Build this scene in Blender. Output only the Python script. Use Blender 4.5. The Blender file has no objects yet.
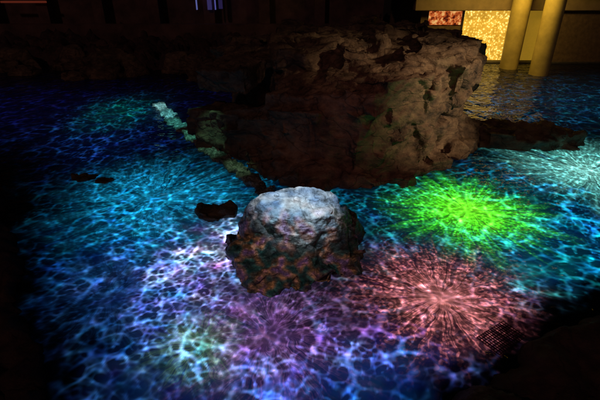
import bpy, bmesh, math, random
import numpy as np
from mathutils import Vector, noise, Matrix
random.seed(7)
scene = bpy.context.scene
COL = scene.collection
scene.view_settings.view_transform = 'Standard'
scene.view_settings.look = 'None'
scene.view_settings.exposure = 0

# ------------------------------------------------------------ helpers
def link(o):
    COL.objects.link(o); return o

def mesh_obj(name, verts, faces, mat=None, smooth=False, parent=None):
    me = bpy.data.meshes.new(name)
    me.from_pydata([tuple(v) for v in verts], [], faces)
    me.update()
    if mat: me.materials.append(mat)
    if smooth:
        for p in me.polygons: p.use_smooth = True
    o = link(bpy.data.objects.new(name, me))
    if parent: o.parent = parent
    return o

def tag(o, label, cat, group=None):
    o["label"] = label; o["category"] = cat
    if group: o["group"] = group

def boxes(name, lst, mat, parent=None, bevel=0.0):
    bm = bmesh.new()
    for (x0,y0,z0,x1,y1,z1) in lst:
        r = bmesh.ops.create_cube(bm, size=1)
        bmesh.ops.scale(bm, verts=r['verts'], vec=(x1-x0,y1-y0,z1-z0))
        bmesh.ops.translate(bm, verts=r['verts'], vec=((x0+x1)/2,(y0+y1)/2,(z0+z1)/2))
    if bevel:
        bmesh.ops.bevel(bm, geom=bm.edges[:], offset=bevel, segments=2, affect='EDGES')
    me = bpy.data.meshes.new(name); bm.to_mesh(me); bm.free()
    me.materials.append(mat)
    o = link(bpy.data.objects.new(name, me))
    if parent: o.parent = parent
    return o

def hull_add(bm, pts):
    vs = [bm.verts.new(p) for p in pts]
    r = bmesh.ops.convex_hull(bm, input=vs)
    junk = [e for e in r['geom_interior'] if isinstance(e, bmesh.types.BMVert)]
    if junk: bmesh.ops.delete(bm, geom=junk, context='VERTS')

def block(c, size, rnd, tilt=0.35, yaw=None):
    R = Matrix.Rotation(rnd.uniform(0,6.28) if yaw is None else yaw+rnd.uniform(-.25,.25),3,'Z') @ Matrix.Rotation(rnd.uniform(-tilt,tilt),3,'X') @ Matrix.Rotation(rnd.uniform(-tilt,tilt),3,'Y')
    pts=[]
    for sx in (-1,1):
        for sy in (-1,1):
            for sz in (-1,1):
                p = Vector((sx*size[0]*rnd.uniform(.6,1.1), sy*size[1]*rnd.uniform(.6,1.1), sz*size[2]*rnd.uniform(.7,1.1)))*0.5
                pts.append(Vector(c)+R@p)
    return pts

def rock_mesh(name, hulls, voxel, mat, amp=0.2, scale=1.0, seed=0.0, crack=0.08, strata=0.03, smooth=3, fine=1.0, blocks=(), topcalm=None, vert=1.5):
    bm = bmesh.new()
    for base, top in hulls:
        pts = [(x,y,-0.6) for x,y in base]+[(x,y,0.05) for x,y in base]+list(top)
        hull_add(bm, pts)
    for b in blocks: hull_add(bm, b)
    bmesh.ops.recalc_face_normals(bm, faces=bm.faces[:])
    me = bpy.data.meshes.new(name+"_tmp"); bm.to_mesh(me); bm.free()
    o = link(bpy.data.objects.new(name+"_tmp", me))
    m = o.modifiers.new("r", 'REMESH'); m.mode='VOXEL'; m.voxel_size=voxel
    s = o.modifiers.new("s", 'SMOOTH'); s.iterations=smooth; s.factor=0.6
    deps = bpy.context.evaluated_depsgraph_get()
    me2 = bpy.data.meshes.new_from_object(o.evaluated_get(deps))
    bpy.data.objects.remove(o)
    off = Vector((seed*13.1, seed*7.7, seed*3.3))
    new = []
    for v in me2.vertices:
        p = v.co; n = v.normal
        q = p*scale + off
        k = 1.0
        if topcalm: k = 1.0 - 0.6*max(0,min(1,(p.z-topcalm)/0.25))
        w = q + noise.noise_vector(q*0.9)*0.15
        wz = Vector((w.x*0.9, w.y*0.9, w.z*vert))
        d1, pts1 = noise.voronoi(wz)
        c = pts1[0]; rel = wz - c
        a = noise.cell(c*7.3)*6.28; b = noise.cell(c*3.1+Vector((4,4,4)))*6.28
        tilt = Vector((math.cos(a), math.sin(a), math.sin(b)))
        edge = min(1, (d1[1]-d1[0])*6)
        d = amp*(0.55*(noise.cell(c*5.7)-0.5) + 0.55*rel.dot(tilt))*edge
        d -= crack*max(0, 1-(d1[1]-d1[0])*10)
        w2 = Vector((w.x*2.4+3, w.y*2.4, w.z*2.4*vert))
        d2, pts2 = noise.voronoi(w2)
        c = pts2[0]; a = noise.cell(c*7.3)*6.28
        e2 = min(1,(d2[1]-d2[0])*4)
        d += amp*0.32*(w2-c).dot(Vector((math.cos(a),math.sin(a),.4)))*e2*fine - crack*0.35*max(0,1-(d2[1]-d2[0])*8)*fine
        d += amp*0.25*noise.fractal(q*1.2, 1.0, 2.0, 4)
        d += amp*0.10*fine*noise.fractal(q*8, 0.9, 2.0, 3)
        d += strata*math.sin((q.z*8+noise.noise(q*1.2)*5))
        new.append(p + n*d*k)
    for v, c in zip(me2.vertices, new): v.co = c
    me2.update()
    me2.name = name
    me2.materials.clear(); me2.materials.append(mat)
    for p in me2.polygons: p.use_smooth = True; p.material_index = 0
    return link(bpy.data.objects.new(name, me2))

class NT:
    def __init__(s, mat):
        mat.use_nodes = True
        s.t = mat.node_tree; s.t.nodes.clear()
    def n(s, typ, **k):
        nd = s.t.nodes.new(typ)
        for a,b in k.items(): setattr(nd,a,b)
        return nd
    def put(s, sock, v):
        if isinstance(v, bpy.types.NodeSocket): s.t.links.new(v, sock)
        else: sock.default_value = v
    def m(s, op, a, b=0.0, c=0.0, clamp=False):
        nd = s.n('ShaderNodeMath', operation=op); nd.use_clamp=clamp
        s.put(nd.inputs[0],a); s.put(nd.inputs[1],b)
        if op in ('MULTIPLY_ADD','SMOOTH_MIN'): s.put(nd.inputs[2],c)
        return nd.outputs[0]
    def v(s, op, a, b=(0,0,0), scale=None):
        nd = s.n('ShaderNodeVectorMath', operation=op)
        s.put(nd.inputs[0],a)
        if op not in ('LENGTH','NORMALIZE','SCALE'): s.put(nd.inputs[1],b)
        if scale is not None: s.put(nd.inputs['Scale'],scale)
        return nd.outputs['Value'] if op in ('LENGTH','DISTANCE','DOT_PRODUCT') else nd.outputs[0]
    def noise(s, vec, sc, detail=3, rough=0.5, color=False, dist=0.0, dim='3D'):
        nd = s.n('ShaderNodeTexNoise', noise_dimensions=dim); s.put(nd.inputs['Vector'],vec)
        nd.inputs['Scale'].default_value=sc; nd.inputs['Detail'].default_value=detail
        nd.inputs['Roughness'].default_value=rough; nd.inputs['Distortion'].default_value=dist
        return nd.outputs['Color'] if color else nd.outputs['Fac']
    def mr(s, x, a, b, c=0.0, d=1.0, smooth=True):
        nd = s.n('ShaderNodeMapRange'); nd.interpolation_type = 'SMOOTHSTEP' if smooth else 'LINEAR'
        s.put(nd.inputs['Value'],x)
        nd.inputs['From Min'].default_value=a; nd.inputs['From Max'].default_value=b
        nd.inputs['To Min'].default_value=c; nd.inputs['To Max'].default_value=d
        return nd.outputs['Result']
    def ramp(s, x, stops):
        nd = s.n('ShaderNodeValToRGB'); s.put(nd.inputs[0], x)
        e = nd.color_ramp.elements
        while len(e)<len(stops): e.new(0.5)
        for el,(p,c) in zip(e,stops): el.position=p; el.color=(*c,1)
        return nd.outputs[0]
    def out(s, sh):
        o = s.n('ShaderNodeOutputMaterial'); s.t.links.new(sh, o.inputs[0])

def rock_mat(name, dark, mid, light, sc=1.0, rough=0.55, bump=0.6, low_tone=None, ckd=0.10, zs=2.4):
    mat = bpy.data.materials.new(name); T = NT(mat)
    co = T.n('ShaderNodeTexCoord').outputs['Object']
    n1 = T.noise(co, 1.6*sc, 6, 0.62)
    n2 = T.noise(T.v('MULTIPLY', co, (1,1,zs)), 6*sc, 8, 0.68)
    f = T.m('ADD', T.m('MULTIPLY', n1, 0.5), T.m('MULTIPLY', n2, 0.5))
    c = T.ramp(f, [(0.40,dark),(0.5,mid),(0.60,light)])
    if low_tone:  # brown tone mixed in towards the bottom
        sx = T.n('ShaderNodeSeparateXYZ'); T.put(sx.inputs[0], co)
        mf = T.mr(T.m('ADD', sx.outputs[2], T.m('ADD', T.m('MULTIPLY', T.m('SUBTRACT', n2, 0.5), 1.1), T.m('MULTIPLY', T.m('SUBTRACT', n1, 0.5), 1.0))), low_tone[1], low_tone[2], 0.93, 0.0)
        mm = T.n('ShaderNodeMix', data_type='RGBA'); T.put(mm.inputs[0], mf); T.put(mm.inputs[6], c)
        T.put(mm.inputs[7], T.ramp(n2, [(0.42,low_tone[0]),(0.53,tuple(3.2*k for k in low_tone[0])),(0.60,tuple(10*k for k in low_tone[0]))]))
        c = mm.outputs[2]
    n3 = T.noise(co, 30*sc, 4, 0.7)
    rd = T.m('ABSOLUTE', T.m('SUBTRACT', T.noise(T.v('MULTIPLY', co, (1,1,.9*zs)), 1.6*sc, 2, 0.5), 0.5))
    ck = T.mr(rd, 0.0, 0.012)
    h = T.m('ADD', T.m('ADD', T.m('MULTIPLY', n2, 0.8), T.m('MULTIPLY', ck, ckd)), T.m('MULTIPLY', n3, 0.35))
    b = T.n('ShaderNodeBump'); b.inputs['Strength'].default_value=bump; b.inputs['Distance'].default_value=0.09/sc
    T.put(b.inputs['Height'], h)
    p = T.n('ShaderNodeBsdfPrincipled')
    T.put(p.inputs['Base Color'], T.v('SCALE', c, scale=T.m('ADD', 0.45, T.m('MULTIPLY', ck, 0.55))))
    T.put(p.inputs['Roughness'], T.mr(n2, 0.3,0.7, rough-0.2, rough+0.25))
    T.put(p.inputs['Normal'], b.outputs[0])
    T.out(p.outputs[0]); return mat

def plain(name, col, rough=0.6, metal=0.0, nsc=6.0, var=0.35, bump=0.15, emis=None, es=0.0):
    mat = bpy.data.materials.new(name); T = NT(mat)
    co = T.n('ShaderNodeTexCoord').outputs['Object']
    n = T.noise(co, nsc, 6, 0.6)
    a = tuple(x*(1-var) for x in col); c = tuple(min(1,x*(1+var)) for x in col)
    p = T.n('ShaderNodeBsdfPrincipled')
    T.put(p.inputs['Base Color'], T.ramp(n, [(0.3,a),(0.7,c)]))
    p.inputs['Roughness'].default_value=rough; p.inputs['Metallic'].default_value=metal
    b = T.n('ShaderNodeBump'); b.inputs['Strength'].default_value=bump; b.inputs['Distance'].default_value=0.03
    T.put(b.inputs['Height'], n); T.put(p.inputs['Normal'], b.outputs[0])
    if emis:
        p.inputs['Emission Color'].default_value=(*emis,1); p.inputs['Emission Strength'].default_value=es
    T.out(p.outputs[0]); return mat

# ------------------------------------------------------------ caustic nets: traced ripple light baked into the water's vertex colours
def caustic_tile(N, tile, lam, spread, strength, seed, blur=0.8, aniso=1.0):
    rng = np.random.default_rng(seed)
    k = np.fft.fftfreq(N, d=tile/N)
    KX, KY = np.meshgrid(k, k); KA = np.sqrt((KX*aniso)**2+(KY/aniso)**2)+1e-9; KM = np.sqrt(KX**2+KY**2)
    amp = np.exp(-0.5*(np.log(KA*lam)/spread)**2)/KA**1.5; amp[0,0]=0
    H = np.fft.fft2(rng.standard_normal((N,N)))*amp
    gx = np.fft.ifft2(H*2j*np.pi*KX).real; gy = np.fft.ifft2(H*2j*np.pi*KY).real
    lap = np.fft.ifft2(H*-(2*np.pi)**2*(KX**2+KY**2)).real
    D = strength/lap.std()
    S = 3
    jj, ii = np.meshgrid(np.arange(N*S)/S, np.arange(N*S)/S, indexing='ij')
    def samp(a):
        j0=jj.astype(int)%N; i0=ii.astype(int)%N; fj=jj-np.floor(jj); fi=ii-np.floor(ii)
        j1=(j0+1)%N; i1=(i0+1)%N
        return a[j0,i0]*(1-fj)*(1-fi)+a[j1,i0]*fj*(1-fi)+a[j0,i1]*(1-fj)*fi+a[j1,i1]*fj*fi
    sx=samp(gx); sy=samp(gy); px=N/tile
    g = np.exp(-0.5*((KM*tile/N)*2*np.pi*blur)**2)
    outc=[]
    for ch in (1.0,1.06,1.12):
        X=(ii+D*ch*sx*px)%N; Y=(jj+D*ch*sy*px)%N
        idx=(Y.astype(int)%N)*N+(X.astype(int)%N)
        c=np.bincount(idx.ravel(),minlength=N*N).reshape(N,N)/(S*S)
        outc.append(np.clip(np.fft.ifft2(np.fft.fft2(c)*g).real,0,None))
    return np.stack(outc,-1), np.stack([gx*D, gy*D, np.fft.ifft2(H).real*0],-1)
def sample_tile(T, tile, X, Y):
    N=T.shape[0]; u=(X/tile%1)*N; v=(Y/tile%1)*N
    i0=np.floor(u).astype(int); j0=np.floor(v).astype(int); fu=(u-i0)[...,None]; fv=(v-j0)[...,None]
    i0%=N; j0%=N; i1=(i0+1)%N; j1=(j0+1)%N
    return T[j0,i0]*(1-fv)*(1-fu)+T[j1,i0]*fv*(1-fu)+T[j0,i1]*(1-fv)*fu+T[j1,i1]*fv*fu
TA, SA = caustic_tile(700, 7.0, 0.50, 0.66, 1.05, 3, 1.4, 1.0)
TB, SB = caustic_tile(640, 4.0, 0.19, 0.62, 0.95, 8, 1.3, 1.0)

xs = np.concatenate([np.linspace(-30,-14,16)[:-1], np.arange(-14,-7.2,.05), np.arange(-7.2,7.8,0.018), np.arange(7.8,14,.05), np.linspace(14,30,16)])
ys = np.concatenate([[-2,0.5,1.5,2.2], np.exp(np.linspace(math.log(2.7), math.log(24.5), 560))])
GX, GY = np.meshgrid(xs, ys)
nx, ny = len(xs), len(ys)
co = np.stack([GX, GY, np.zeros_like(GX)], -1).reshape(-1,3).astype(np.float32)
idx = np.arange(nx*ny).reshape(ny,nx)
quads = np.stack([idx[:-1,:-1], idx[:-1,1:], idx[1:,1:], idx[1:,:-1]], -1).reshape(-1,4).astype(np.int32)
wm = bpy.data.meshes.new("water")
wm.vertices.add(len(co)); wm.vertices.foreach_set("co", co.ravel())
wm.loops.add(quads.size); wm.loops.foreach_set("vertex_index", quads.ravel())
wm.polygons.add(len(quads)); wm.polygons.foreach_set("loop_start", np.arange(0,quads.size,4,dtype=np.int32))
try: wm.polygons.foreach_set("loop_total", np.full(len(quads),4,dtype=np.int32))
except Exception: pass
wm.update(calc_edges=True)
bx = 0.25*np.sin(GY*0.9+1.0)+0.18*np.sin(GX*1.3+GY*0.5); by = 0.22*np.sin(GX*1.1)+0.15*np.sin(GY*1.7-GX*0.6)
c1,s1 = math.cos(.35),math.sin(.35)
A1 = sample_tile(TA,7.0, (GX+bx), (GY+by))
B1 = sample_tile(TB,4.0, (c1*GX-s1*GY)+by, (s1*GX+c1*GY)+bx)
S1 = sample_tile(SA,7.0, (GX+bx), (GY+by)) + 0.8*sample_tile(SB,4.0, (c1*GX-s1*GY)+by, (s1*GX+c1*GY)+bx)
fade = np.clip((14-np.abs(GX))/4,0,1)[...,None]*np.clip((22-GY)/6,0,1)[...,None]
A1 = 0.8+(A1-0.8)*fade; B1 = 0.8+(B1-0.8)*fade
def attr(name, arr, typ='FLOAT_COLOR'):
    a = wm.attributes.new(name, typ, 'POINT')
    if typ=='FLOAT_COLOR':
        a.data.foreach_set("color", np.concatenate([arr.reshape(-1,3), np.ones((arr.shape[0]*arr.shape[1],1))],1).astype(np.float32).ravel())
    else:
        a.data.foreach_set("vector", arr.reshape(-1,3).astype(np.float32).ravel())
attr("net_large", A1); attr("net_small", B1); attr("ripple_shift", S1, 'FLOAT_VECTOR')

def water_material():  # projector light painted as emission in the water colour
    mat = bpy.data.materials.new("water_painted_light"); T = NT(mat)
    mat.cycles.emission_sampling = 'NONE'
    co = T.n('ShaderNodeTexCoord').outputs['Object']
    netA = T.n('ShaderNodeAttribute', attribute_name="net_large").outputs['Color']
    netB = T.n('ShaderNodeAttribute', attribute_name="net_small").outputs['Color']
    shift = T.n('ShaderNodeAttribute', attribute_name="ripple_shift").outputs['Vector']
    flat = T.v('MULTIPLY', co, (1,1,0))
    w1 = T.v('SUBTRACT', T.noise(flat, 0.7, 1, 0.5, color=True, dim='2D'), (.5,.5,.5))
    w2 = T.v('SUBTRACT', T.noise(flat, 3.0, 1, 0.5, color=True, dim='2D'), (.5,.5,.5))
    W = T.v('MULTIPLY', T.v('ADD', T.v('ADD', T.v('ADD', flat, T.v('SCALE', w1, scale=.8)), T.v('SCALE', w2, scale=.35)), T.v('SCALE', shift, scale=1.2)), (1,1,0))
    Wb = T.v('MULTIPLY', T.v('ADD', T.v('ADD', flat, T.v('SCALE', w1, scale=.08)), T.v('SCALE', shift, scale=.42)), (1,1,0))
    Wc = T.v('MULTIPLY', T.v('ADD', T.v('ADD', flat, T.v('SCALE', w2, scale=.10)), T.v('SCALE', shift, scale=.7)), (1,1,0))
    mA = T.mr(T.noise(flat, 0.9, 2, 0.5, dim='2D'), 0.38, 0.62)
    mB = T.mr(T.noise(T.v('ADD', flat,(7,3,0)), 1.5, 2, 0.55, dim='2D'), 0.40, 0.62)
    dg = T.v('MULTIPLY', T.v('SUBTRACT', flat, (-1.5,4.9,0)), (1/1.8,1/1.7,0))
    gl = T.m('EXPONENT', T.m('MULTIPLY', T.v('DOT_PRODUCT', dg, dg), -1.0))
    kA = T.m('ADD', 0.26, T.m('MULTIPLY', mA, 0.36))
    kB = T.m('ADD', T.m('MULTIPLY', gl, 0.30), T.m('ADD', 0.10, T.m('MULTIPLY', mB, 0.26)))
    net = T.v('ADD', T.v('SCALE', netA, scale=kA), T.v('SCALE', netB, scale=kB))
    net = T.v('ADD', net, T.v('SCALE', T.v('MULTIPLY', netA, netB), scale=0.20))
    net = T.v('MAXIMUM', T.v('SUBTRACT', net, (.40,.40,.40)), (0,0,0))
    net = T.v('DIVIDE', net, T.v('ADD', T.v('SCALE', net, scale=0.14), (1,1,1)))
    patch = T.mr(T.noise(T.v('ADD', W,(3,8,0)), 1.3, 2, 0.55, dim='2D'), 0.38, 0.64, 0.2, 1.3)
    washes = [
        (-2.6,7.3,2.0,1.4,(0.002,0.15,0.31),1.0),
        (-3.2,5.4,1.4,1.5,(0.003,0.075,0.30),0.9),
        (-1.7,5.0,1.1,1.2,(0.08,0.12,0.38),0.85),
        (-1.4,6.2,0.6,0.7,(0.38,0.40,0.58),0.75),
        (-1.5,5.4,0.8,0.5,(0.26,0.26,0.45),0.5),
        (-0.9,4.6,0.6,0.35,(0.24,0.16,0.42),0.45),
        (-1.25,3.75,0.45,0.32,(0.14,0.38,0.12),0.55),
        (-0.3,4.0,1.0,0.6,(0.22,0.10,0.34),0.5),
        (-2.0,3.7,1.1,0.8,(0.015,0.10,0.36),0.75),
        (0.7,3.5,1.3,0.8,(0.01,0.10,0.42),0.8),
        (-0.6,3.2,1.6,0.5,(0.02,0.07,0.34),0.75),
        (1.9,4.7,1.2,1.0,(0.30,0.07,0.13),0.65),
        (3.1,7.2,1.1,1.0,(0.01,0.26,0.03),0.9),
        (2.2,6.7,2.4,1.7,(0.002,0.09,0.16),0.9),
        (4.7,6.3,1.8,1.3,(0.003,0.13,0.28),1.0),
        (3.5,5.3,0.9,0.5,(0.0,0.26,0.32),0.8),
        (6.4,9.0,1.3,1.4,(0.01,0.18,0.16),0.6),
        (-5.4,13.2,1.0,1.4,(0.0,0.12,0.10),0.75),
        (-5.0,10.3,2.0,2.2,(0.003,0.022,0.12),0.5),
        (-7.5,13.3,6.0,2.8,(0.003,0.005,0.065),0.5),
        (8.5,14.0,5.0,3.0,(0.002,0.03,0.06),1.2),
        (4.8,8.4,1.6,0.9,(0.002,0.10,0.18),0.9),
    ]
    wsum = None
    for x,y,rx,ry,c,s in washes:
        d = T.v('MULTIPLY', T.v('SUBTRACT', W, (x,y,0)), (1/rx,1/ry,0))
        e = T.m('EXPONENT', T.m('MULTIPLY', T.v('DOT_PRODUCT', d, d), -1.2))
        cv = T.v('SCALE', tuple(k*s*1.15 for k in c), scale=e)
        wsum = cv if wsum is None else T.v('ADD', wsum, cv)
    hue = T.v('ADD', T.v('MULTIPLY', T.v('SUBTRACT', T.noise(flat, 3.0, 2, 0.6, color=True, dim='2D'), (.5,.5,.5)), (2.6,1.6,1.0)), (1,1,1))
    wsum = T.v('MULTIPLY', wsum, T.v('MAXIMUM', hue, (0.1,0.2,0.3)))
    # painted light net dims with distance
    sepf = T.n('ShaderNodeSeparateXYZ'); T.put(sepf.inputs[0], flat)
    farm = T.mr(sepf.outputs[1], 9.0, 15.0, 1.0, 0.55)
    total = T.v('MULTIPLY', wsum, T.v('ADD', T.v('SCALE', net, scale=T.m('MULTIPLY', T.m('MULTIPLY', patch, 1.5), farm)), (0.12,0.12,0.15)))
    spkv = T.v('ADD', T.v('SCALE', netB, scale=0.36), T.v('ADD', T.v('SCALE', netA, scale=0.42), (.18,.18,.18)))
    dots = T.mr(T.noise(flat, 18, 0, 0.5, dim='2D'), 0.47, 0.60, 0.15, 1.9)
    # x,y,R,colour,core colour,strength,K,core strength,hides washes, filament sharpness, broad rays, fill, dots, warp field
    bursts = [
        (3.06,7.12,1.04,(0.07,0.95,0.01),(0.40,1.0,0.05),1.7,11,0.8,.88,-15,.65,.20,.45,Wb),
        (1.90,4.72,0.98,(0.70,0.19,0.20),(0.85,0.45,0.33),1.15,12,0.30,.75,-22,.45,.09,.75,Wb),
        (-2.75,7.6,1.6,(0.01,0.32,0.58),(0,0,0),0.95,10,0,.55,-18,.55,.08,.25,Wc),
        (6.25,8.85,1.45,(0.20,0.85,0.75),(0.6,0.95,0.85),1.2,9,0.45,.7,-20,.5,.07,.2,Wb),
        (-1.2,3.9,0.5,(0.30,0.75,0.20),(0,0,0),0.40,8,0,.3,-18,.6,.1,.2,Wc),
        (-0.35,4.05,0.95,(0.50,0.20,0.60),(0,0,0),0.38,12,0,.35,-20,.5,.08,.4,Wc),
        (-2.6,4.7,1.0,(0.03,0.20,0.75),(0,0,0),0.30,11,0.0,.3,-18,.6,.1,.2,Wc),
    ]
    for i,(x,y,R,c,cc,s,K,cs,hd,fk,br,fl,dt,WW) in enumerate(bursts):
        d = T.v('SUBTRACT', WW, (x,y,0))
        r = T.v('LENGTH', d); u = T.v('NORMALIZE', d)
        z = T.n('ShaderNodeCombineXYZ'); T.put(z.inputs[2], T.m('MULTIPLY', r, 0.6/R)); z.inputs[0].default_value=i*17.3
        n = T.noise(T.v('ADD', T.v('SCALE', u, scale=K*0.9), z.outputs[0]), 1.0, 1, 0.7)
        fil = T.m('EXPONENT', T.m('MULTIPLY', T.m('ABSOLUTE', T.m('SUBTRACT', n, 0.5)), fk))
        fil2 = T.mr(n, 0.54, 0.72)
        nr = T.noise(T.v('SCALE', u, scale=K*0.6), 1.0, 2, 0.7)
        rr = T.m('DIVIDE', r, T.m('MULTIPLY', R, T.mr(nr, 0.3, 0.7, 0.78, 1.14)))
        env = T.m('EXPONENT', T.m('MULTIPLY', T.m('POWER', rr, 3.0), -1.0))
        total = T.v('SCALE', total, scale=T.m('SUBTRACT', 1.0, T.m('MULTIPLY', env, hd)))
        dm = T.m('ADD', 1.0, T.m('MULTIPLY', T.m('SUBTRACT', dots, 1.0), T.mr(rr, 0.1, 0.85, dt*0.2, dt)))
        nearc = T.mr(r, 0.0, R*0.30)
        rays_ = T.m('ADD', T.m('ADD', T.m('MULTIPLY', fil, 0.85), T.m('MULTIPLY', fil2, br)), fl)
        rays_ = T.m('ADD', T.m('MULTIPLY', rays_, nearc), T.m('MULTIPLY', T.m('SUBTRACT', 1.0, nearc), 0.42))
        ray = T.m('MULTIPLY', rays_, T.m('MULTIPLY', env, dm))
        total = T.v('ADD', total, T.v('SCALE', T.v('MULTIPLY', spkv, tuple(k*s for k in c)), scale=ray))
        if cs:
            core = T.m('EXPONENT', T.m('MULTIPLY', T.m('POWER', T.m('DIVIDE', r, R*0.40), 1.6), -1.0))
            cr = T.m('MULTIPLY', core, T.m('ADD', 0.10, T.m('MULTIPLY', rays_, 0.9)))
            total = T.v('ADD', total, T.v('SCALE', T.v('MULTIPLY', spkv, tuple(k*cs for k in cc)), scale=cr))
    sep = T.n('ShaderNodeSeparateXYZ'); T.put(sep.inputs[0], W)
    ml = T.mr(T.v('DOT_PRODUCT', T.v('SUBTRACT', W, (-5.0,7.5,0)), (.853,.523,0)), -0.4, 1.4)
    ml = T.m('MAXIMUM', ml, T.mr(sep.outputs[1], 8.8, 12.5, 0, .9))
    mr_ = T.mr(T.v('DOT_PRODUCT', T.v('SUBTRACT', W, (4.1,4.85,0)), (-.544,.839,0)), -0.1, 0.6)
    total = T.v('SCALE', total, scale=T.m('MULTIPLY', ml, mr_))  # painted light dims towards the left and right banks
    hb = T.m('ADD', T.noise(flat, 1.8, 2, 0.5, dist=0.4, dim='2D'), T.m('MULTIPLY', T.noise(T.v('MULTIPLY', flat, (0.8,1.3,0)), 6, 1, 0.5, dim='2D'), 0.28))
    b = T.n('ShaderNodeBump'); b.inputs['Strength'].default_value=0.8; b.inputs['Distance'].default_value=0.12
    T.put(b.inputs['Height'], hb)
    p = T.n('ShaderNodeBsdfPrincipled')
    p.inputs['Base Color'].default_value=(0.002,0.004,0.007,1)
    p.inputs['Roughness'].default_value=0.05; p.inputs['IOR'].default_value=1.33
    p.inputs['Specular IOR Level'].default_value=0.2
    T.put(p.inputs['Normal'], b.outputs[0])
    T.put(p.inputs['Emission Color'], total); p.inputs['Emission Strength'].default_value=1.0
    T.out(p.outputs[0]); return mat

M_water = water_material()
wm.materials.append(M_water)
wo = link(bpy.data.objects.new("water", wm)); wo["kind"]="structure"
M_cliff = rock_mat("cliff_rock", (0.04,0.024,0.016),(0.125,0.080,0.050),(0.23,0.16,0.10), 0.7, 0.6, 0.75, ckd=.14, zs=2.0)
M_boulder = rock_mat("boulder_rock", (0.16,0.16,0.16),(0.36,0.35,0.35),(0.60,0.60,0.60), 1.5, 0.42, 0.6, low_tone=((0.020,0.013,0.010),0.40,0.82))
M_bank = rock_mat("bank_rock", (0.02,0.010,0.011),(0.055,0.028,0.026),(0.11,0.055,0.045), 1.0, 0.75, 0.6)
M_ridge = rock_mat("ridge_rock", (0.015,0.015,0.015),(0.14,0.14,0.12),(0.46,0.44,0.40), 4.5, 0.4, 1.0)

bpy.ops.mesh.primitive_plane_add(size=1, location=(0,0,-0.7)); g = bpy.context.object
g.name = "ground"; g.scale=(600,600,1); g.data.materials.append(plain("dark_soil",(0.03,0.02,0.018),0.9)); g["kind"]="structure"

# ------------------------------------------------------------ rocks
rb = random.Random(21)
cb = []
foot = [(1.3,8.6),(1.9,9.0),(2.5,9.4),(3.0,9.85),(3.4,10.45),(3.5,11.2)]
rim  = [(1.4,8.8,2.0),(2.0,9.0,2.1),(2.75,9.4,2.17),(3.45,9.9,2.25),(3.85,10.5,2.36),(3.95,11.1,2.42)]
for i in range(6):
    for k in range(5):
        t = (k+rb.uniform(.3,.7))/5
        f, r_ = foot[i], rim[i]
        cb.append(block((f[0]+(r_[0]-f[0])*t**1.3+rb.uniform(-.1,.1), f[1]+(r_[1]-f[1])*t**1.3+.30+rb.uniform(-.13,.10), -.05+(r_[2]-.2)*t), (rb.uniform(.9,1.4),rb.uniform(.8,1.1),rb.uniform(.4,.65)), rb, .16, yaw=.75))
for i in range(9):
    t = i/8; x = -1.8+3.0*t; y = 9.95-1.6*t
    for k in range(4):
        z = (0.7+1.0*t)*(k+rb.random())/4
        cb.append(block((x+rb.uniform(-.15,.15), y+.42+z*.2+rb.uniform(-.1,.1), z),(rb.uniform(1.0,1.6),rb.uniform(.8,1.1),rb.uniform(.4,.7)),rb,.15, yaw=-.4))
for i in range(40):
    x=rb.uniform(-1.9,3.0); y=rb.uniform(max(10.4,10.0+.2*x),14.3); z=1.55+.14*(x+2.2)+.05*(y-10)
    if x>2.2: z=min(z,2.18)
    cb.append(block((x,y,z+rb.uniform(-.2,.12)),(rb.uniform(.7,1.7),rb.uniform(.6,1.3),rb.uniform(.4,.6)),rb,.18))
# broad overhanging cap
for (x,y,z) in [(3.35,10.6,2.22),(3.6,11.1,2.28),(3.45,11.9,2.28),(2.9,10.2,2.12)]:
    hull = []
    for (dx,dy) in [(-.75,-.45),(.0,-.62),(.62,-.30),(.72,.25),(.3,.7),(-.6,.6)]:
        hull += [(x+dx,y+dy,z+.16+rb.uniform(-.05,.05)),(x+dx*.85,y+dy*.85,z-.32)]
    cb.append(hull)
edge=[(-1.1,9.4),(-.7,8.75),(.1,8.05),(.9,8.05),(1.6,8.2),(2.3,8.55),(2.9,9.2),(3.5,9.7),(4.3,10.05)]
for i in range(len(edge)-1):
    for k in range(4):
        t=rb.random(); x=edge[i][0]*(1-t)+edge[i+1][0]*t; y=edge[i][1]*(1-t)+edge[i+1][1]*t
        s_=rb.uniform(.3,.8)
        cb.append(block((x+rb.uniform(-.1,.1),y+rb.uniform(-.12,.28),rb.uniform(-.1,.10)),(s_,s_*.8,s_*.7),rb,.3))
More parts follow.
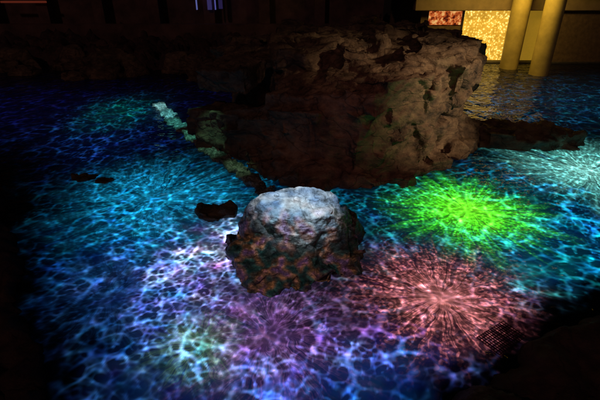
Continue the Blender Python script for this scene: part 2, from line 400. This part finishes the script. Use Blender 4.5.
cliff = rock_mesh("cliff_outcrop", [
    ([(1.3,8.7),(2.4,9.6),(3.1,10.4),(3.2,13),(1,14),(.5,9)],
     [(1.4,8.95,1.95),(2.7,9.7,2.1),(3.8,10.8,2.15),(3.9,11.4,2.3),(3.9,13.5,2.3),(2.9,10.8,2.25),(1,14,2.4),(.5,9.5,1.85)]),
    ([(-.6,9.0),(.4,8.3),(1.7,8.5),(2,12),(-1,12)],
     [(-.4,9.7,1.4),(.5,9.0,1.65),(1.5,8.85,1.85),(2,12,2.25),(-1,12,1.85)]),
    ([(-1.7,10.6),(-.9,9.7),(1,10),(1,15),(-2.2,14.6),(-2.1,12.8)],
     [(-1.3,11.6,.9),(-.9,10.6,1.05),(1,10.5,1.6),(1,15,2.3),(-1.8,14.6,1.9),(-1.6,13.0,1.3)]),
    ([(1.5,8.2),(2.5,8.6),(2.9,9.4),(1.4,9.2)], [(1.6,8.5,.35),(2.3,8.8,.4),(2.6,9.5,.6),(1.5,9.2,.7)]),
    ([(-.9,8.6),(.2,8.0),(.9,8.2),(.4,9.2)], [(-.6,8.8,.25),(.2,8.4,.35),(.7,8.6,.5),(.3,9.1,.7)]),
    ([(3.0,9.7),(4.2,10.1),(4.9,11),(3.5,11)], [(3.4,10.0,.4),(4.1,10.4,.35),(4.6,11,.5),(3.6,11,.8)]),
], 0.034, M_cliff, amp=0.13, scale=1.2, seed=1.0, crack=0.05, strata=0.008, smooth=3, blocks=cb, vert=1.3)
tag(cliff, "large dark brown craggy rock outcrop rising from glowing water", "rock")

bb=[]
for i in range(34):
    a=rb.uniform(0,6.28)
    if 1.0<a<2.2: continue
    x=-.0+.88*math.cos(a)*rb.uniform(.85,1.06); y=5.72+.75*math.sin(a)*rb.uniform(.85,1.06)
    bb.append(block((x,y,rb.uniform(-.10,.18)),(rb.uniform(.28,.5),rb.uniform(.28,.45),rb.uniform(.25,.38)),rb,.4))
for i in range(16):
    bb.append(block((rb.uniform(-.65,.15),rb.uniform(4.84,5.25),rb.uniform(-.1,.06)),(rb.uniform(.22,.38),rb.uniform(.2,.3),rb.uniform(.18,.3)),rb,.5))
for i in range(6):
    bb.append(block((rb.uniform(-1.1,-.85),rb.uniform(5.6,6.3),rb.uniform(-.08,.06)),(rb.uniform(.28,.35),rb.uniform(.25,.3),rb.uniform(.2,.3)),rb,.5))
dome=[]
for i in range(60):
    a=rb.uniform(0,6.28); e=math.asin(rb.uniform(.0,1))
    zz=.32+.66*math.sin(e)*rb.uniform(.95,1.02)
    X_=-.1+.86*math.cos(a)*math.cos(e)**.7*rb.uniform(.94,1.03); Y_=6.0+.60*math.sin(a)*math.cos(e)**.7*rb.uniform(.94,1.03)
    dome.append((X_, Y_, min(zz, .86+.18*(Y_-6)-.10*X_)))
centre = rock_mesh("boulder", [
    ([(-.9,5.6),(.1,5.15),(.8,5.5),(.9,6.5),(-.7,6.7)], dome),
    ([(-.7,5.15),(-.35,4.85),(.05,4.95),(.35,5.15),(0,5.7),(-.9,5.6)],
     [(-.5,5.35,.26),(-.2,5.15,.18),(.1,5.2,.26),(0,5.55,.55),(-.7,5.5,.45)]),
    ([(.5,5.45),(1.0,5.75),(1.1,6.4),(.5,6.6)],
     [(.55,5.75,.38),(.8,5.95,.34),(.85,6.3,.4),(.5,6.4,.6)]),
    ([(-1.1,5.9),(-.8,5.5),(-.6,6.3),(-1.0,6.3)], [(-.95,5.9,.2),(-.8,5.7,.32),(-.7,6.2,.45),(-.9,6.2,.28)]),
], 0.018, M_boulder, amp=0.11, scale=1.9, seed=2.0, crack=0.02, strata=0.004, smooth=5, blocks=bb, topcalm=.8)
tag(centre, "craggy boulder with pale blue lit top standing in water", "rock")

lb=[]
for i in range(14):
    t=rb.random(); lb.append(block((4.5+2.3*t,10.45+rb.uniform(-.15,.5),rb.uniform(0,.22)),(rb.uniform(.6,1.0),rb.uniform(.5,.8),rb.uniform(.3,.5)),rb,.2))
low = rock_mesh("rock_ledge", [
    ([(4.3,10.2),(5.4,10.0),(6.1,10.7),(5.2,11.8),(4.2,11.4)], [(4.7,10.6,.35),(5.3,10.4,.35),(5.7,10.8,.35),(5,11.4,.5)]),
    ([(5.6,10.1),(6.7,10.0),(7.1,10.8),(6.2,11.5),(5.6,11.0)], [(6,10.4,.3),(6.5,10.4,.3),(6.8,10.8,.3),(6.1,11.1,.45)]),
], 0.03, M_cliff, amp=0.10, scale=1.8, seed=3.0, crack=0.03, smooth=5, blocks=lb)
tag(low, "low dark rock ledge at foot of the outcrop in water", "rock")

path = [(-.62,7.75),(-1.0,8.4),(-1.4,9.0),(-1.85,9.6),(-2.25,10.2),(-2.75,10.9),(-3.15,11.6),(-3.55,12.2),(-3.95,13.0),(-4.4,13.8)]
hl=[]; rbk=[]
for i in range(len(path)-1):
    (x0,y0),(x1,y1)=path[i],path[i+1]; wv=.11+.03*rb.random()
    b=[(x0-wv,y0-.25),(x0+wv,y0-.25),(x1-wv,y1+.25),(x1+wv,y1+.25)]
    hl.append((b,[(x0-.06,y0-.2,.07),(x0+.08,y0-.2,.06),(x1-.06,y1+.2,.07),(x1+.08,y1+.2,.06)]))
    for k in range(18):
        t=rb.random(); rbk.append(block((x0+(x1-x0)*t+rb.uniform(-.18,.2),y0+(y1-y0)*t,rb.uniform(-.03,.05)),(rb.uniform(.08,.2),rb.uniform(.1,.24),rb.uniform(.08,.14)),rb,.5))
ridge = rock_mesh("rock_ridge", hl, 0.02, M_ridge, amp=0.02, scale=2.5, seed=4.0, crack=0.0, strata=.002, smooth=1, blocks=rbk)
tag(ridge, "narrow low rough stone edge lit teal beside the outcrop", "rock")

def small_boulder(x,y,rx,ry,h,seed,mat,label,group="low boulders in the water",sm=4,nb=6):
    rnd = random.Random(seed)
    b=[(x+rx*math.cos(a)*rnd.uniform(.75,1.15), y+ry*math.sin(a)*rnd.uniform(.75,1.15)) for a in [k*math.tau/9 for k in range(9)]]
    t=[(x+(p[0]-x)*rnd.uniform(.4,.7), y+(p[1]-y)*rnd.uniform(.4,.7), h*rnd.uniform(.7,1.1)) for p in b]
    bl=[block((x+rnd.uniform(-.7,.7)*rx, y+rnd.uniform(-.7,.7)*ry, rnd.uniform(0,.5)*h),(rx*rnd.uniform(.5,1.),rx*rnd.uniform(.4,.8),h*rnd.uniform(.6,1.0)),rnd,.2) for _ in range(nb)]
    o = rock_mesh("small_boulder", [(b,t)], max(0.02,rx*0.045), mat, amp=0.10*rx+0.01, scale=1.2/rx, seed=seed, crack=0.01, strata=.005, smooth=sm, blocks=bl)
    tag(o, label, "rock", group); return o
small_boulder(-1.5,7.0,.42,.22,.12,11,M_cliff,"low wet dark boulder barely above the water")
small_boulder(-4.5,8.5,.28,.16,.07,12,M_cliff,"low wet dark boulder barely above the water")
small_boulder(-4.0,8.35,.22,.12,.06,31,M_cliff,"low wet dark boulder barely above the water")
small_boulder(-.65,9.5,.4,.4,.4,13,M_cliff,"dark boulder against the outcrop foot")
small_boulder(-0.3,8.7,.4,.4,.3,15,M_cliff,"dark boulder against the outcrop foot")

# ------------------------------------------------------------ banks (height fields)
def poly_sd(px,py,poly):
    inside=False; dmin=1e9; n=len(poly)
    for i in range(n):
        x1,y1=poly[i]; x2,y2=poly[(i+1)%n]
        if (y1>py)!=(y2>py) and px < (x2-x1)*(py-y1)/(y2-y1)+x1: inside = not inside
        dx,dy=x2-x1,y2-y1; t=max(0,min(1,((px-x1)*dx+(py-y1)*dy)/(dx*dx+dy*dy)))
        dmin=min(dmin, math.hypot(px-x1-t*dx,py-y1-t*dy))
    return dmin if inside else -dmin
def bank(name, poly, x0,x1,y0,y1,step,h,rough,seed):
    nx=int((x1-x0)/step)+1; ny=int((y1-y0)/step)+1
    vs=[];fs=[]
    for j in range(ny):
        for i in range(nx):
            x=x0+i*step;y=y0+j*step
            q=Vector((x+seed,y,seed))
            sd=poly_sd(x,y,poly)+noise.fractal(q*1.1,1,2,4)*0.25
            t=max(0,min(1,(sd+.3)/.6)); t=t*t*(3-2*t)
            dv,pt=noise.voronoi(q*1.6)
            z=-0.3+t*(h+.3)+t*rough*(noise.cell(pt[0]*3.3)*.8+noise.fractal(q*2.5,1,2,5)*.7 - max(0,1-(dv[1]-dv[0])*5)*.4)
            vs.append((x,y,z))
    for j in range(ny-1):
        for i in range(nx-1):
            a=j*nx+i; fs.append((a,a+1,a+nx+1,a+nx))
    o=mesh_obj(name,vs,fs,M_bank,True); o["kind"]="structure"; return o
bank("rocky_bank_ground", [(1.2,2.6),(1.75,3.25),(2.5,3.75),(4.1,4.8),(6.3,6.2),(9,7.5),(14,8),(14,-1),(0.9,-1)], 0.5,12,-1,8.5,0.045,0.16,0.09,5)
bank("pool_edge_ground", [(-2.45,2.6),(-2.75,3.4),(-3.6,4.7),(-4.8,6.5),(-6.0,8.4),(-8,10.5),(-14,11.5),(-14,-1),(-2.1,-1)], -13,-1.8,-1,12,0.055,0.16,0.09,9)
bank("far_shore_ground", [(-30,19.5),(-14,20.5),(-9,19.5),(-4,18.5),(0,17.5),(4,18.5),(5.8,20.0),(6.4,23),(16,23.2),(30,23),(30,60),(-30,60)], -28,28,16.5,34,0.14,0.35,0.45,3)
for i,(x,y,r,h) in enumerate([(-12,19.2,1.1,.9),(-9.6,19.6,.9,.8),(-7.4,18.3,1.2,.9),(-5,18.7,.8,.8),(-3.4,17.6,1.0,.9),(0.2,18.0,1.2,1.1),(3.2,18.6,1.1,1.0),(5.2,19.6,.9,.9),(-14.6,20.0,1.2,.9),(-8.6,17.4,.5,.3),(-11,18.3,.6,.35)]):
    small_boulder(x,y,r,r*.8,h,20+i,M_cliff,"dark rounded boulder on the far pool shore","boulders along the far shore")

# ------------------------------------------------------------ grating
gr = bpy.data.objects.new("light_grid_bars", None); link(gr); gr.location=(2.42,4.0,0.006); gr.rotation_euler=(0.0,0.0,math.radians(33))  # bars built in place of a projected pattern of light
tag(gr,"bars standing in for a projected light grating at the water's edge","grid")
M_grid_bar = plain("grid_bar",(0.12,0.06,0.07),0.3,0.7)
boxes("frame",[(-.26,-.16,-.008,.26,-.155,.006),(-.26,.155,-.008,.26,.16,.006),(-.26,-.155,-.008,-.255,.155,.006),(.255,-.155,-.008,.26,.155,.006)],M_grid_bar,gr)
bars=[]
for k in range(1,14): bars.append((-.252+k*.036-.005,-.154,-.005,-.252+k*.036+.005,.154,.003))
boxes("mesh_bars",bars+[(-.254,-.152+k*.038-.005,.0035,.254,-.152+k*.038+.005,.006) for k in range(1,8)],M_grid_bar,gr)

# ------------------------------------------------------------ columns and building
M_col = plain("column_plaster",(0.48,0.36,0.11),0.5,0,2,0.25,0.1)
def column(x,y,r,h):
    e = link(bpy.data.objects.new("column",None)); e.location=(x,y,0)
    tag(e,"tall round yellow lit column standing at the water's edge","column","columns of the lit pavilion")
    def lathe(name,prof):
        N=64; vs=[];fs=[]
        for (rr,z) in prof:
            for k in range(N): a=math.tau*k/N; vs.append((rr*math.cos(a),rr*math.sin(a),z))
        for j in range(len(prof)-1):
            for k in range(N): fs.append((j*N+k,j*N+(k+1)%N,(j+1)*N+(k+1)%N,(j+1)*N+k))
        fs.append(tuple(range((len(prof)-1)*N,len(prof)*N)))
        return mesh_obj(name,vs,fs,M_col,True,e)
    lathe("shaft",[(r,-.6),(r,.5),(r,1.5),(r,3.2),(r*.98,h-.2)])
    lathe("capital",[(r*.98,h-.2),(r*1.2,h-.12),(r*1.2,h)])
column(8.80,19.4,.36,5.2)
column(9.5,18.2,.36,5.2)

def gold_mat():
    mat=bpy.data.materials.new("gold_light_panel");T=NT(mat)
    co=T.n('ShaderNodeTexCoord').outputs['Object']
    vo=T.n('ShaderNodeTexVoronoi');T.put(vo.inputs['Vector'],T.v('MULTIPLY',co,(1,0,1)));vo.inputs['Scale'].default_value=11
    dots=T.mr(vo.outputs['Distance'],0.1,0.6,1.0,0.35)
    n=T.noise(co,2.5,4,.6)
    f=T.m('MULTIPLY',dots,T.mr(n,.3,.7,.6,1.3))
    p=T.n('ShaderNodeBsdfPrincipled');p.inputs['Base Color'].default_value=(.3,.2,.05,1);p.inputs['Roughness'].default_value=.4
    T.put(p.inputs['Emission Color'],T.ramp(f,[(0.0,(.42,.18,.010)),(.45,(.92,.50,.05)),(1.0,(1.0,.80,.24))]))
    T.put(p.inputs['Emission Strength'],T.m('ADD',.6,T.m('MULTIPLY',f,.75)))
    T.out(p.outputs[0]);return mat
M_dark=plain("dark_wall",(0.10,0.055,0.05),.8,0,1.2,.6)
M_roof=plain("dark_roof",(0.035,0.03,0.03),.8)
M_brown=plain("brown_wall",(0.12,0.075,0.04),.7)
M_beige=plain("beige_beam",(0.26,0.18,0.09),.7,0,3,.2,.1)
M_amber=plain("amber_wall_glow",(0.40,0.26,0.05),.7,0,1.5,.35,.1,(.50,.28,.02),.42)  # amber light on this wall painted in as emission
pav = link(bpy.data.objects.new("pavilion",None))
tag(pav,"dark pavilion with golden illuminated wall and heavy roof","building")
boxes("floor_slab",[(5.2,20.35,-.6,18,27,.05)],M_roof,pav,.02)
boxes("wall",[(5.0,26.6,.05,18,26.9,4.4),(11.0,20.5,.05,17.8,20.8,4.4),(5.25,21.0,.05,5.45,26.6,4.4),(5.2,20.75,.05,5.5,20.95,2.13),(5.5,20.75,.05,7.0,20.95,1.5)],M_brown,pav)
boxes("beam",[(4.8,20.3,2.16,18.5,20.72,2.62)],M_beige,pav,.02)
boxes("roof",[(4.5,20.2,2.63,19,27.2,3.3),(4.0,17.0,5.2,20,27.5,5.7)],M_roof,pav,.05)
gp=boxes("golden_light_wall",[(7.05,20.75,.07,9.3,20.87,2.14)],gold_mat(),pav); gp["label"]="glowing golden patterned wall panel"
for bx_ in [(6.98,20.7,.06,7.04,20.95,2.13),(9.32,20.7,.06,9.5,20.95,2.13),(10.85,20.6,.06,10.98,20.95,2.13)]:
    boxes("wall_divider",[bx_],M_roof,pav)
boxes("amber_glow_wall",[(9.52,20.78,.06,10.84,20.98,2.13)],M_amber,pav)
M_red=bpy.data.materials.new("red_lanterns");T=NT(M_red)
co_=T.n('ShaderNodeTexCoord').outputs['Object'];n=T.noise(co_,5,5,.75)
e=T.n('ShaderNodeEmission');T.put(e.inputs[0],T.ramp(n,[(.40,(.06,.006,.004)),(.50,(.7,.12,.02)),(.60,(1,.55,.18))]));e.inputs[1].default_value=.8;T.out(e.outputs[0])
boxes("red_glowing_frieze",[(5.55,20.76,1.55,6.95,20.85,2.1)],M_red,pav,.01)

hall = link(bpy.data.objects.new("background_hall",None))
tag(hall,"long unlit dark hall with thin violet light strips","building")
boxes("wall",[(-24,28,-.6,4.8,28.4,6)],M_dark,hall)
boxes("pier",[(-24+i*3.1,27.2,-.6,-23.4+i*3.1,27.99,6) for i in range(9)],M_dark,hall)
boxes("terrace_wall",[(-24,25.2,-.6,4.6,25.6,1.05)],M_dark,hall,.02)
for (x0,x1,z0,col,s) in [(-5.75,-5.70,1.6,(.22,.25,.75),.4),(-5.12,-4.9,1.6,(.10,.08,.35),.25),(-4.72,-4.67,1.6,(.2,.2,.8),.35),(-4.5,-4.3,1.65,(.07,.05,.25),.2)]:
    boxes("light_strip",[(x0,27.0,z0,x1,27.15,2.95)],plain("violet_strip",(.05,.05,.1),.5,0,5,.3,.1,col,s),hall)
boxes("window",[(-16.5,27.0,1.95,-14.0,27.1,2.05)],plain("red_window",(.05,.02,.02),.5,0,5,.3,.1,(.5,.08,.04),.15),hall)

# ------------------------------------------------------------ lights
def spot(name,loc,tgt,ang,col,en,blend=.6,size=.1,gobo=None):
    l=bpy.data.lights.new(name,'SPOT');l.energy=en;l.color=col;l.spot_size=math.radians(ang);l.spot_blend=blend;l.shadow_soft_size=size
    o=link(bpy.data.objects.new(name,l));o.location=loc
    o.rotation_euler=(Vector(tgt)-Vector(loc)).to_track_quat('-Z','Y').to_euler()
    if gobo:          # slide in the projector: mottled colour
        l.use_nodes=True; nt=l.node_tree; em=nt.nodes.get('Emission') or nt.nodes.new('ShaderNodeEmission')
        tc=nt.nodes.new('ShaderNodeTexCoord'); nz=nt.nodes.new('ShaderNodeTexNoise'); rp=nt.nodes.new('ShaderNodeValToRGB')
        nz.inputs['Scale'].default_value=gobo[0]; nz.inputs['Detail'].default_value=3
        el=rp.color_ramp.elements
        while len(el)<len(gobo[1]): el.new(.5)
        for e_,(p,c) in zip(el,gobo[1]): e_.position=p; e_.color=(*c,1)
        nt.links.new(tc.outputs['Normal'],nz.inputs['Vector']); nt.links.new(nz.outputs['Fac'],rp.inputs[0]); nt.links.new(rp.outputs[0],em.inputs['Color'])
    return o
spot("projector_white",(-0.7,5.0,8.0),(-.08,6.0,.9),12.5,(1,1,1),3700,.7,.04,(22,[(.35,(.22,.45,.85)),(.5,(.50,.74,1.0)),(.62,(.72,.88,1.0))]))
spot("projector_flecks",(-1.0,1.5,6.0),(-.15,5.2,.15),20,(1,1,1),1900,.9,.03,(34,[(.38,(.0,.05,.05)),(.45,(.02,.25,.25)),(.5,(.12,.06,.05)),(.55,(1.0,.5,.2)),(.60,(.25,.1,.35)),(.66,(.7,.4,1.0))]))
for nm,x,y,col,en in [("projector_ice",-4.25,13.5,(.35,.90,1.0),4800),("projector_teal",-3.85,12.7,(.2,.85,.95),3800),("projector_cyan",-3.35,11.9,(.12,.8,.75),2400),("projector_green",-2.75,10.9,(.12,.7,.5),1500),("projector_olive",-2.05,9.9,(.2,.65,.4),1000),("projector_moss",-1.35,8.85,(.3,.65,.35),700)]:
    spot(nm,(x-.5,y-.6,7.0),(x-.05,y,0),9,col,en,.9,.05)
spot("warm_cliff_light",(8.4,5.0,5.0),(3.0,9.9,1.4),30,(1.0,.70,.40),2500,1.0,.08)
spot("red_cliff_light",(3,2,6.5),(1.6,9.0,.9),32,(1.0,.34,.30),260,1.0,.2)
l=bpy.data.lights.new("column_lamp",'AREA');l.energy=170;l.color=(1,.68,.14);l.size=1.2
o=link(bpy.data.objects.new("column_lamp",l));o.location=(7.6,17.4,4.6);o.rotation_euler=(Vector((9.3,19,1.2))-Vector((7.6,17.4,4.6))).to_track_quat('-Z','Y').to_euler()

wd=bpy.data.worlds.new("World");scene.world=wd;wd.use_nodes=True
nt=wd.node_tree;sk=nt.nodes.new('ShaderNodeTexSky');sk.sky_type='NISHITA';sk.sun_disc=False
sk.sun_elevation=math.radians(2);sk.sun_rotation=math.radians(160)
nt.links.new(sk.outputs[0],nt.nodes['Background'].inputs[0]);nt.nodes['Background'].inputs[1].default_value=0.003
sl=bpy.data.lights.new("ambient_fill",'SUN');sl.energy=0.12;sl.angle=math.radians(3);sl.color=(1,.50,.44)  # dim reddish fill added to lift the dark surroundings
so=link(bpy.data.objects.new("ambient_fill",sl));so.rotation_euler=(math.radians(52),0,math.radians(-20))

cam=bpy.data.cameras.new("camera");cam.lens=27;cam.sensor_width=36;cam.clip_end=1500
cm=link(bpy.data.objects.new("camera",cam));cm.location=(0,0,4);cm.rotation_euler=(math.radians(62),0,0)
scene.camera=cm
